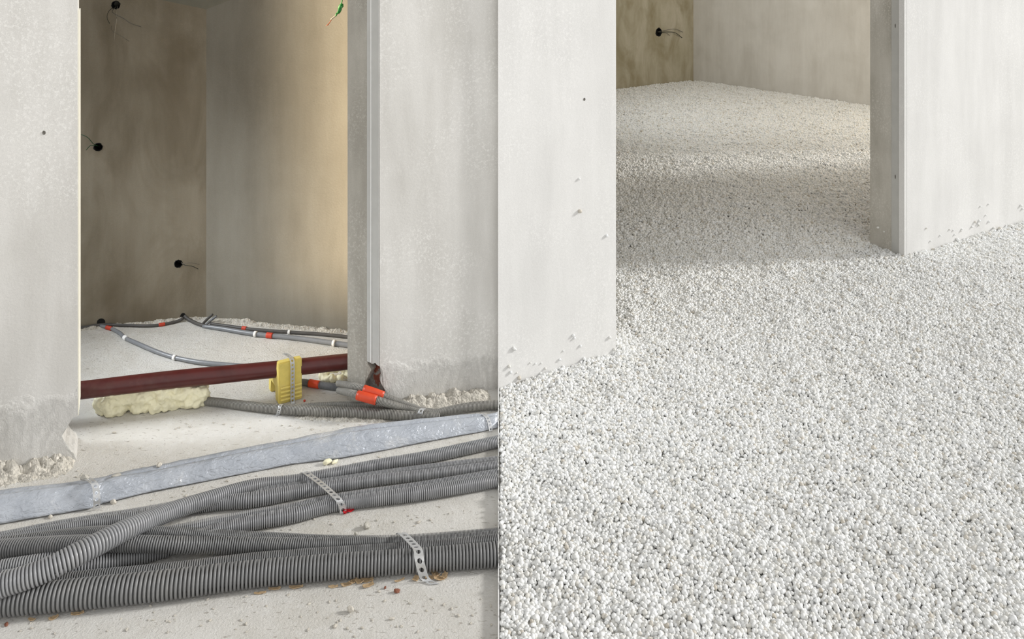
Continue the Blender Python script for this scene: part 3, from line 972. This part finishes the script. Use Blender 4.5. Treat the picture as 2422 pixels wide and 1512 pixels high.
heap('plaster_rubble', [G(-480, 1204), G(-80, 1130), G(0, 1122), G(60, 1112), G(120, 1100), G(178, 1092)], 0.12, 0.050, 3.3, M['rubble'],
     'crumbled plaster rubble heaped along the foot of the left pier')
heap('plaster_rubble', [G(925, 966), G(990, 958), G(1040, 950), G(1100, 940), G(1160, 932)], 0.11, 0.034, 8.1, M['rubble'],
     'crumbled plaster rubble heaped along the foot of the middle pier')
heap('plaster_rubble', [G(150, 785), G(250, 772), G(330, 766), G(430, 757), G(490, 752)], 0.05, 0.012, 5.1, M['rubble'],
     'thin line of rubble along the foot of the brown stained wall')
heap('plaster_rubble', [G(490, 753), G(560, 762), G(660, 772), G(740, 778), G(830, 786)], 0.05, 0.012, 6.7, M['rubble'],
     'thin line of rubble along the foot of the warm lit wall')
heap('plaster_rubble', [G(690, 985), G(780, 988), G(860, 992), G(930, 996)], 0.05, 0.010, 9.7, M['rubble'],
     'low band of crumbs in front of the rear conduits')

# ------------------------------------------------------------------ loose bits on the bare floor
def place(name, px, py, size, mat, label, cat, seed, group=None, sub=2, amp=0.35, z=0.0):
    o = lump(name, G(px, py, z), size, mat, seed, sub, amp)
    o.rotation_euler.z = seed
    return tag(o, label, cat, group)


place('stone', 868, 1250, (0.0115, 0.009, 0.009), M['stone'], 'largest loose grey stone between the middle and front conduit bundles', 'stone', 1.3, amp=0.3)
place('stone', 841, 1267, (0.0045, 0.004, 0.005), M['stone'], 'tiny grey cube-like stone just behind the front conduits', 'stone', 2.2, amp=0.2)
place('foam_crumb', 774, 1099, (0.014, 0.007, 0.008), M['foam'], 'cream foam crumb between foil duct and conduits, left of a pair', 'foam crumb', 3.7, 'foam crumbs')
place('foam_crumb', 792, 1096, (0.013, 0.006, 0.005), M['foam'], 'flat cream foam crumb between foil duct and conduits, right of a pair', 'foam crumb', 4.1, 'foam crumbs')
place('stone', 829, 1449, (0.009, 0.007, 0.007), M['crumb'], 'pale chip lying alone on the bare floor in front of all conduits', 'stone', 5.9)
place('brick_chip', 939, 1402, (0.008, 0.005, 0.005), M['brick_bit'], 'small red-brown brick chip in front of the front strap', 'brick chip', 6.4, 'brick chips')
place('brick_chip', 911, 1393, (0.004, 0.003, 0.003), M['brick_bit'], 'tiniest brick chip left of the larger one near the front strap', 'brick chip', 7.4, 'brick chips')
place('brick_chip', 15, 1480, (0.007, 0.004, 0.003), M['brick_bit'], 'brown chip at the lower left of the bare floor', 'brick chip', 8.4, 'brick chips')
place('stone', 200, 1137, (0.014, 0.008, 0.008), M['stone'], 'tan stone chip on the foil duct beside its left strap', 'stone', 9.1, z=0.045)
place('stone', 275, 1128, (0.014, 0.006, 0.004), M['stone'], 'long flat chip resting in the groove of the foil duct', 'stone', 9.9, z=0.040)
place('stone', 377, 1104, (0.010, 0.007, 0.006), M['crumb'], 'rounded pale chip lying on the foil duct away from its strap', 'stone', 10.9, z=0.036)
place('stone', 119, 1226, (0.006, 0.005, 0.005), M['crumb'], 'white pebble touching the front of the foil duct at the left', 'stone', 11.9)
place('stone', 268, 1192, (0.008, 0.006, 0.007), M['crumb'], 'white pebble just right of the left foil strap', 'stone', 12.9)
place('stone', 720, 951, (0.004, 0.004, 0.004), M['red_dull'], 'tiny red crumb on the floor right of the yellow block', 'crumb', 2.9)


def shaving(px, py, l_, w_, yaw, curl, label, seed, z=0.0):
    bm = bmesh.new()
    r = random.Random(seed)
    rows_ = []
    for i in range(7):
        u = i / 6 - 0.5
        a_ = u * curl
        c_ = Vector((math.sin(a_) / curl * l_, 0, (1 - math.cos(a_)) / curl * l_ + 0.001))
        ww = w_ * (1 - 0.5 * abs(u)) * r.uniform(0.75, 1.1)
        rows_.append([bm.verts.new(c_ + Vector((r.uniform(-.001, .001), s_ * ww / 2, abs(s_) * r.uniform(0, .002)))) for s_ in (-1, 0, 1)])
    for a_, b_ in zip(rows_[:-1], rows_[1:]):
        for j in range(2): bm.faces.new((a_[j], a_[j + 1], b_[j + 1], b_[j]))
    o = from_bm('wood_shaving', bm, M['wood'])
    md = o.modifiers.new('s', 'SOLIDIFY'); md.thickness = 0.0012
    bake(o)
    o.location = G(px, py, z); o.rotation_euler.z = yaw
    return tag(o, label, 'wood shaving', 'wood shavings by the front conduits')


shs = [(820, 1371, .022, .009, .4, 1.4), (835, 1366, .020, .009, 1.0, 2.2), (850, 1366, .018, .010, -.5, 1.8), (868, 1361, .024, .010, .15, 1.0), (871, 1374, .021, .010, .5, .8),
       (983, 1358, .014, .012, 1.2, 1.4), (1018, 1355, .022, .009, .3, 1.5), (1030, 1347, .022, .011, -.8, 1.4), (1042, 1357, .026, .012, .15, .9), (1050, 1352, .018, .01, 1.0, 1.6),
       (788, 1376, .018, .006, .1, .6), (700, 1378, .026, .007, .1, .5), (650, 1382, .022, .006, .15, .5), (615, 1392, .022, .005, .1, .4),
       (183, 1440, .022, .006, .2, .7), (127, 1450, .016, .008, .6, 1.0), (75, 1455, .014, .006, -.3, 1.0), (945, 1362, .02, .004, .5, .5)]
where = ['in the clump left of the front strap', 'by the foot of the front strap', 'along the front edge of the thickest conduit']
for k, (x, y, l_, w_, yw, cu) in enumerate(shs):
    grp = 0 if x < 900 and x > 810 else (1 if x > 960 else 2)
    names = ['leftmost', 'second from left', 'middle', 'back right', 'front right'] if grp == 0 else (['left', 'front middle', 'upright back', 'right front', 'rightmost'] if grp == 1 else
             ['flat right-hand', 'long middle', 'pale middle', 'thin lower', 'brown left', 'chunky left', 'leftmost small', 'thin far right'])
    idx = [i for i, s_ in enumerate(shs) if (0 if 810 < s_[0] < 900 else (1 if s_[0] > 960 else 2)) == grp].index(k)
    shaving(x, y + 13, l_ * 1.35, w_ * 1.5, yw, cu, 'curled brown wood shaving, %s one %s' % (names[idx], where[grp]), k + 3)

# tiny crumbs: nobody could tell them apart
proto = None
spots = []
rc = random.Random(21)
for k in range(210):
    zone = rc.random()
    if zone < 0.40: px, py = rc.uniform(5, 1165), rc.uniform(1400, 1508); py = max(py, 1462 - 0.10 * px)
    elif zone < 0.55: px = rc.uniform(560, 1160); py = rc.uniform(1262 - 0.10 * px + 40, 1325 - 0.10 * px + 20); py = 1245 - 0.05 * (px - 800) + rc.uniform(-25, 10)
    elif zone < 0.72: px = rc.uniform(200, 1120); py = 1245 - 0.19 * px + rc.uniform(-8, 14)
    elif zone < 0.9: px = rc.uniform(190, 880); py = rc.uniform(1000, 1118 - 0.17 * px + 0) if px < 500 else rc.uniform(995, 1020)
    else: px = rc.uniform(20, 200); py = rc.uniform(1112, 1135)
    spots.append((px, py))
protos = [lump('plaster_crumb', (0, 0, 0), (0.004, 0.003, 0.0025), M['crumb'], 20.5 + i, 1, 0.5) for i in range(3)]
for k, (px, py) in enumerate(spots):
    o = protos[k] if k < 3 else protos[k % 3].copy()
    if k >= 3: COL.objects.link(o)
    s_ = rc.uniform(0.4, 1.25)
    if rc.random() < 0.1: s_ *= 1.6
    o.scale = (s_ * 1.2, s_ * rc.uniform(0.6, 1.1), s_ * 0.7)
    o.location = G(px, py); o.rotation_euler.z = rc.uniform(0, 6)
    tag(o, 'tiny pale crumb of plaster scattered on the bare cement floor', 'crumb', 'plaster crumbs scattered on the bare floor')

# ------------------------------------------------------------------ wall boxes and wires
def wire(parent, pts, r, mat, name='wire'):
    return tube(name, [(p[0], p[1], p[2], r) for p in pts], mat, parent, False, 8)


def wall_box(wall, plane, px, py, rpx, wires, label, seed):
    P = plane.P(px, py)
    r = rpx * P.y / F
    t = empty('socket_box')
    q = plane.n3.to_track_quat('Z', 'Y').to_matrix()
    bm = bmesh.new()
    sg = 28; rings = [(1.12, 0.0005), (1.0, 0.002), (0.97, -0.002), (0.93, -0.05), (0.0, -0.052)]
    vr = []
    rr_ = random.Random(seed)
    jag = [1 + rr_.uniform(-.06, .1) for _ in range(sg)]
    for k, (f_, d_) in enumerate(rings[:-1]):
        vr.append([bm.verts.new(q @ Vector((math.cos(i / sg * 6.2832) * r * f_ * (jag[i] if k == 0 else 1), math.sin(i / sg * 6.2832) * r * f_ * (jag[i] if k == 0 else 1), d_)) + P) for i in range(sg)])
    for a_, b_ in zip(vr[:-1], vr[1:]):
        for i in range(sg):
            j = (i + 1) % sg; bm.faces.new((a_[i], a_[j], b_[j], b_[i]))
    bm.faces.new(vr[-1])
    from_bm('box_shell', bm, M['black'], t)
    for (pp_, rr2, mt) in wires:
        P3 = []
        for k, (x, y) in enumerate(pp_):
            f_ = k / (len(pp_) - 1)
            out = 0.002 + 0.035 * math.sin(math.pi * min(1, f_ * 0.9 + 0.05)) if k else -0.03
            b3 = plane.P(x, y)
            P3.append(b3 + plane.n3 * out)
        wire(t, P3, rr2, M[mt])
    return tag(t, label, 'socket box', 'open round socket boxes with loose wires')


wall_box(far_left, WL, 274, 12, 9, [
    ([(275, 14), (279, 28), (280, 45), (276, 65), (271, 94)], 0.0013, 'wire_white'),
    ([(274, 14), (268, 26), (280, 34), (296, 42), (312, 54), (334, 63)], 0.0014, 'wire_grey'),
    ([(273, 14), (262, 24), (257, 40), (260, 55)], 0.0010, 'wire_dark'),
    ([(262, 55), (268, 70), (285, 80), (306, 97)], 0.0007, 'wire_grey')],
    'black round socket box high on the brown wall with long loose wires', 1)
wall_box(far_left, WL, 232, 348, 9, [
    ([(231, 348), (226, 338), (214, 322), (202, 317), (190, 317)], 0.0014, 'wire_green'),
    ([(231, 350), (226, 340), (218, 340), (205, 354)], 0.0014, 'wire_green')],
    'black round socket box at mid height left with two green wires', 2)
wall_box(far_left, WL, 422, 624, 8.5, [
    ([(424, 624), (436, 618), (452, 615), (472, 624)], 0.0009, 'wire_grey'),
    ([(424, 625), (440, 621), (456, 623), (469, 635)], 0.0013, 'wire_dark')],
    'black round socket box low on the brown wall beside the corner', 3)
wall_box(far_right, WL2, 1558, 76, 9, [
    ([(1560, 76), (1575, 70), (1592, 68), (1614, 76)], 0.0028, 'wire_grey'),
    ([(1560, 77), (1575, 75), (1592, 77), (1612, 89)], 0.0036, 'wire_dark'),
    ([(1560, 77), (1570, 78), (1583, 84)], 0.002, 'wire_dark')],
    'black round socket box in the bead-filled far room', 4)

# green taped cable end hanging in the left doorway
t = empty('hanging_cable')
yd = 3.35
def HP(px, py): return Vector(((px - CX) / F * yd, yd, H - (py - HY) / F * yd))
wire(t, [HP(822, -260), HP(815, -60), HP(809, 0), HP(806, 12)], 0.0024, M['green_tape'], 'cable')
bm = bmesh.new()
for (x, y, w_, h_) in [(806, 16, 11, 16), (803, 26, 9, 14), (796, 34, 5, 10)]:
    c_ = HP(x, y); s_ = yd / F
    m_ = bmesh.ops.create_icosphere(bm, subdivisions=2, radius=1)
    for v_ in m_['verts']:
        k_ = 1 + 0.45 * mnoise.noise(v_.co * 2 + c_ * 30)
        v_.co = Vector((v_.co.x * w_ * 0.5 * s_ - v_.co.z * h_ * 0.22 * s_ * -1, v_.co.y * 0.006, v_.co.z * h_ * 0.5 * s_)) * k_ + c_
from_bm('tape_wrap', bm, M['green_tape'], t)
wire(t, [HP(796, 36), HP(788, 42), HP(783, 46)], 0.0028, M['wire_white'], 'bare_wire')
wire(t, [HP(784, 46), HP(779, 54), HP(771, 62)], 0.0011, M['copper'], 'copper_strand')
wire(t, [HP(785, 46), HP(781, 52), HP(775, 61)], 0.0010, M['copper'], 'copper_strand')
tag(t, 'green taped cable end with bare copper strands hanging in the left doorway', 'cable')

# wall dowel holes and slots
def dowel(plane, px, py, w_, h_, label):
    P = plane.P(px, py)
    s_ = P.y / F
    bm = bmesh.new()
    vs_ = []
    for (k, d_) in ((1.25, 0.0008), (1.0, 0.0014), (0.7, 0.0002)):
        vs_.append([bm.verts.new(P + plane.t3 * math.cos(i / 12 * 6.2832) * w_ / 2 * s_ * k + Vector((0, 0, math.sin(i / 12 * 6.2832) * h_ / 2 * s_ * k)) + plane.n3 * d_) for i in range(12)])
    for a_, b_ in zip(vs_[:-1], vs_[1:]):
        for i in range(12):
            bm.faces.new((a_[i], a_[(i + 1) % 12], b_[(i + 1) % 12], b_[i]))
    bm.faces.new(vs_[-1])
    o = from_bm('dowel_hole', bm, M['wire_grey'])
    return tag(o, label, 'dowel hole', 'small holes in the plastered piers')


def knockout(plane, px, py, w_, h_, label):
    o = dowel(plane, px, py, w_, h_, label)
    o.name = 'wall_knockout'; o['category'] = 'wall hole'; o['group'] = 'knocked-out holes at the foot of the far wall'
    o.data.materials.clear(); o.data.materials.append(M['black'])


knockout(WL, 239, 762, 15, 14, 'dark knocked-out hole where the pale grey pipe starts at the brown wall')
knockout(WL, 433, 749, 11, 14, 'dark knocked-out hole near the far corner where the dark duct ends')
dowel(FL, 104, 314, 6, 8, 'small dark dowel hole in the far left plastered pier')
dowel(FR, 1382, 235, 5, 6, 'small dark dowel hole in the plastered pier left of the bead-filled doorway')
o = dowel(FJR, 2119, 61, 2.5, 8, 'upper dark slot in the corner profile of the right doorway'); o.location += FJR.n3 * 0.0035
o = dowel(FJR, 2119, 418, 2.5, 8, 'lower dark slot in the corner profile of the right doorway'); o.location += FJR.n3 * 0.0035

# ------------------------------------------------------------------ beads
def vnoise(x, y, f, seed):
    r = np.random.default_rng(seed)
    tab = r.random((256, 256))
    X = x * f; Yv = y * f
    xi = np.floor(X).astype(int); yi = np.floor(Yv).astype(int)
    fx = X - xi; fy = Yv - yi
    fx = fx * fx * (3 - 2 * fx); fy = fy * fy * (3 - 2 * fy)
    g = lambda a, b_: tab[a % 256, b_ % 256]
    return (g(xi, yi) * (1 - fx) + g(xi + 1, yi) * fx) * (1 - fy) + (g(xi, yi + 1) * (1 - fx) + g(xi + 1, yi + 1) * fx) * fy


FW = FP.a + FP.d.normalized() * 3.6
WRf = WallPlane(C2, QR)
REGION = [(0.006, 1.2), (5.3, 1.2), (5.3, FW.y + 0.1), (FW.x, FW.y), (A.x + 0.002, A.y), (BR.x + 0.002, BR.y + 0.01), (BR.x + 0.12, BR.y + 0.10), (3.6, BR.y + 1.12),
          (4.35, C2.y + (4.35 - C2.x) * d2r.y / d2r.x - 0.01), (C2.x, C2.y - 0.01), (e2L.x + 0.1, e2L.y + 0.04), (0.42, 3.6), (A2.x - 0.03, A2.y + 0.16), (A2.x, A2.y), (0.006, S2.y)]


def inside_room(x, y):
    """true on the bead-filled floor"""
    ins = np.zeros(len(x), bool)
    n = len(REGION)
    for i in range(n):
        (xa, ya), (xb, yb) = REGION[i], REGION[(i + 1) % n]
        if ya == yb: continue
        c_ = ((ya > y) != (yb > y)) & (x < (xb - xa) * (y - ya) / (yb - ya) + xa)
        ins ^= c_
    return ins & (x > 0.008)


def grid(sp, y0, y1, kmax, kmin, seed):
    r = np.random.default_rng(seed)
    ys = np.arange(y0, y1, sp * 0.866)
    X, Yl = [], []
    for i, y in enumerate(ys):
        xs = np.arange(max(0.006, kmin * y), kmax * y, sp) + (sp / 2 if i % 2 else 0)
        X.append(xs); Yl.append(np.full(len(xs), y))
    X = np.concatenate(X); Yl = np.concatenate(Yl)
    X = X + r.normal(0, sp * 0.24, len(X)); Yl = Yl + r.normal(0, sp * 0.24, len(Yl))
    return X, Yl


def layer(sp, y0, y1, kmax, kmin, seed, zoff, rmean, keep):
    x, y = grid(sp, y0, y1, kmax, kmin, seed)
    r = np.random.default_rng(seed + 50)
    m_ = inside_room(x, y) & (r.random(len(x)) < keep)
    x, y = x[m_], y[m_]
    rad = rmean * np.clip(r.lognormal(0, 0.20, len(x)), 0.6, 1.6)
    z = FILL - rmean + zoff + (vnoise(x, y, 9, 1) - 0.5) * 0.012 + (vnoise(x, y, 30, 2) - 0.5) * 0.010 + r.uniform(-0.003, 0.003, len(x))
    return np.stack([x, y, z], 1), rad


near_a = layer(0.0103, 1.55, 4.7, 0.76, -0.02, 1, 0.0, 0.0059, 0.95)
near_b = layer(0.0108, 1.55, 4.7, 0.76, -0.02, 2, -0.0065, 0.0060, 1.0)
far_a = layer(0.0130, 4.7, 9.9, 0.62, 0.05, 3, 0.0, 0.0074, 0.97)
far_b = layer(0.0260, 4.7, 9.9, 0.62, 0.05, 4, 0.005, 0.0080, 0.8)
Pn = np.concatenate([near_a[0], near_b[0], far_a[0], far_b[0]])
Rn = np.concatenate([near_a[1], near_b[1], far_a[1], far_b[1]])

me = bpy.data.meshes.new('bead_fill')
me.vertices.add(len(Pn))
me.vertices.foreach_set('co', Pn.astype(np.float32).ravel())
at = me.attributes.new('bead_radius', 'FLOAT', 'POINT')
at.data.foreach_set('value', Rn.astype(np.float32))
me.update()
beads = bpy.data.objects.new('bead_fill', me)
COL.objects.link(beads)
me.materials.append(M['bead'])
tag(beads, 'deep loose layer of white insulation beads covering the whole right floor', 'beads', kind='stuff')

ng = bpy.data.node_groups.new('scatter_beads', 'GeometryNodeTree')
ng.interface.new_socket('Geometry', in_out='INPUT', socket_type='NodeSocketGeometry')
ng.interface.new_socket('Geometry', in_out='OUTPUT', socket_type='NodeSocketGeometry')
nn, ll = ng.nodes, ng.links
gi = nn.new('NodeGroupInput'); go = nn.new('NodeGroupOutput')
join = nn.new('GeometryNodeJoinGeometry')


def ico(sub, scale, off, seed):
    s_ = nn.new('GeometryNodeMeshIcoSphere'); s_.inputs['Radius'].default_value = 1.0; s_.inputs['Subdivisions'].default_value = sub
    tr_ = nn.new('GeometryNodeTransform'); tr_.inputs['Scale'].default_value = scale; tr_.inputs['Translation'].default_value = off
    ll.new(s_.outputs[0], tr_.inputs[0])
    return tr_.outputs[0]


variants = [[((1.0, 0.95, 0.9), (0, 0, 0))],
            [((0.95, 1.05, 0.88), (0, 0, 0))],
            [((0.86, 0.86, 0.84), (0.38, 0, 0)), ((0.72, 0.74, 0.7), (-0.55, 0.15, 0.12))],
            [((0.8, 0.8, 0.78), (0.3, 0.2, 0)), ((0.7, 0.66, 0.66), (-0.45, 0.3, 0.1)), ((0.66, 0.68, 0.62), (0.0, -0.5, 0.15))]]
for vset in variants:
    j2 = nn.new('GeometryNodeJoinGeometry')
    for k, (sc_, off_) in enumerate(vset):
        ll.new(ico(3 if len(vset) == 1 else 2, sc_, off_, k), j2.inputs[0])
    sp2 = nn.new('GeometryNodeSetPosition')
    nz = nn.new('ShaderNodeTexNoise'); nz.inputs['Scale'].default_value = 1.3
    sub_ = nn.new('ShaderNodeVectorMath'); sub_.operation = 'SUBTRACT'; sub_.inputs[1].default_value = (0.5, 0.5, 0.5)
    mul_ = nn.new('ShaderNodeVectorMath'); mul_.operation = 'SCALE'; mul_.inputs['Scale'].default_value = 0.45
    ll.new(nz.outputs['Color'], sub_.inputs[0]); ll.new(sub_.outputs[0], mul_.inputs[0])
    ll.new(j2.outputs[0], sp2.inputs['Geometry']); ll.new(mul_.outputs[0], sp2.inputs['Offset'])
    sm = nn.new('GeometryNodeSetShadeSmooth'); ll.new(sp2.outputs[0], sm.inputs[0])
    mt = nn.new('GeometryNodeSetMaterial'); mt.inputs['Material'].default_value = M['bead']; ll.new(sm.outputs[0], mt.inputs[0])
    g2 = nn.new('GeometryNodeGeometryToInstance'); ll.new(mt.outputs[0], g2.inputs[0])
    ll.new(g2.outputs[0], join.inputs[0])
iop = nn.new('GeometryNodeInstanceOnPoints')
mp2 = nn.new('GeometryNodeMeshToPoints'); ll.new(gi.outputs[0], mp2.inputs[0])
ll.new(mp2.outputs[0], iop.inputs['Points'])
ll.new(join.outputs[0], iop.inputs['Instance'])
iop.inputs['Pick Instance'].default_value = True
ri = nn.new('FunctionNodeRandomValue'); ri.data_type = 'INT'
[s_ for s_ in ri.inputs if s_.name == 'Max' and s_.type == 'INT'][0].default_value = 3
ll.new([s_ for s_ in ri.outputs if s_.type == 'INT'][0], iop.inputs['Instance Index'])
rv = nn.new('FunctionNodeRandomValue'); rv.data_type = 'FLOAT_VECTOR'; rv.inputs[1].default_value = (6.28, 6.28, 6.28); rv.inputs['Seed'].default_value = 3
ll.new(rv.outputs[0], iop.inputs['Rotation'])
na = nn.new('GeometryNodeInputNamedAttribute'); na.data_type = 'FLOAT'; na.inputs[0].default_value = 'bead_radius'
ll.new(na.outputs[0], iop.inputs['Scale'])
ll.new(iop.outputs[0], go.inputs[0])
md = beads.modifiers.new('scatter', 'NODES')
md.node_group = ng

# the packed bed just below the loose top beads
bm = bmesh.new()
prism(bm, REGION, 0.001, FILL - 0.014)
bmesh.ops.triangulate(bm, faces=[f for f in bm.faces if len(f.verts) > 4])
tag(from_bm('bead_bed', bm, M['bead_bed']), 'packed lower layer of off-white beads under the loose white beads', 'beads', kind='stuff')

# single beads stuck to the pier faces
bm = bmesh.new()
bmesh.ops.create_icosphere(bm, subdivisions=2, radius=1)
for v_ in bm.verts: v_.co *= 1 + 0.2 * mnoise.noise(v_.co * 1.2)
bead0 = from_bm('bead', bm, M['bead'], None, True)
stuck = [(FR, x, y, s_) for x, y, s_ in [(1214, 823, 8), (1218, 826, 6), (1203, 866, 8), (1207, 880, 7), (1227, 893, 9), (1222, 882, 4), (1289, 871, 6), (1278, 882, 5), (1266, 860, 4),
                                         (1280, 859, 4), (1254, 858, 4), (1355, 793, 7), (1358, 799, 6), (1372, 818, 6), (1323, 850, 6), (1331, 867, 7), (1441, 798, 7), (1380, 848, 8),
                                         (1296, 889, 8), (1434, 557, 7), (1370, 499, 9), (1369, 423, 6), (1332, 830, 4), (1452, 826, 7)]]
stuck += [(FP, x, y, s_) for x, y, s_ in [(2315, 522, 6), (2312, 529, 5), (2305, 525, 6), (2298, 536, 5), (2314, 533, 4), (2331, 509, 4), (2337, 483, 4), (2318, 488, 4), (2274, 542, 4), (2272, 546, 4),
                                          (2245, 543, 4), (2254, 545, 4), (2257, 555, 4), (2223, 557, 4), (2338, 524, 5), (2413, 486, 6), (2417, 494, 5), (2349, 540, 7), (2262, 566, 8), (2190, 540, 4), (2200, 570, 4)]]
stuck += [(FJR, 2078, 538, 6), (FJR, 2092, 548, 4)]
for k, (pl, x, y, s_) in enumerate(stuck):
    o = bead0 if k == 0 else bead0.copy()
    if k: COL.objects.link(o)
    P = pl.P(x, y); r_ = s_ / 2 * P.y / F
    o.location = P + pl.n3 * r_ * 0.7; o.scale = (r_, r_, r_ * 1.1)
    o.rotation_euler = (k, k * 2, k * 3)
    lab = ('tiny white bead stuck low on the pier left of the bead-filled doorway' if pl is FR else
           'tiny white bead stuck low on the pier right of the bead-filled doorway' if pl is FP else 'tiny white bead stuck on the grey reveal of the right doorway')
    grp = 'beads stuck on the middle pier' if pl is FR else 'beads stuck on the right pier' if pl is FP else 'beads stuck on the right reveal'
    tag(o, lab, 'bead', grp)
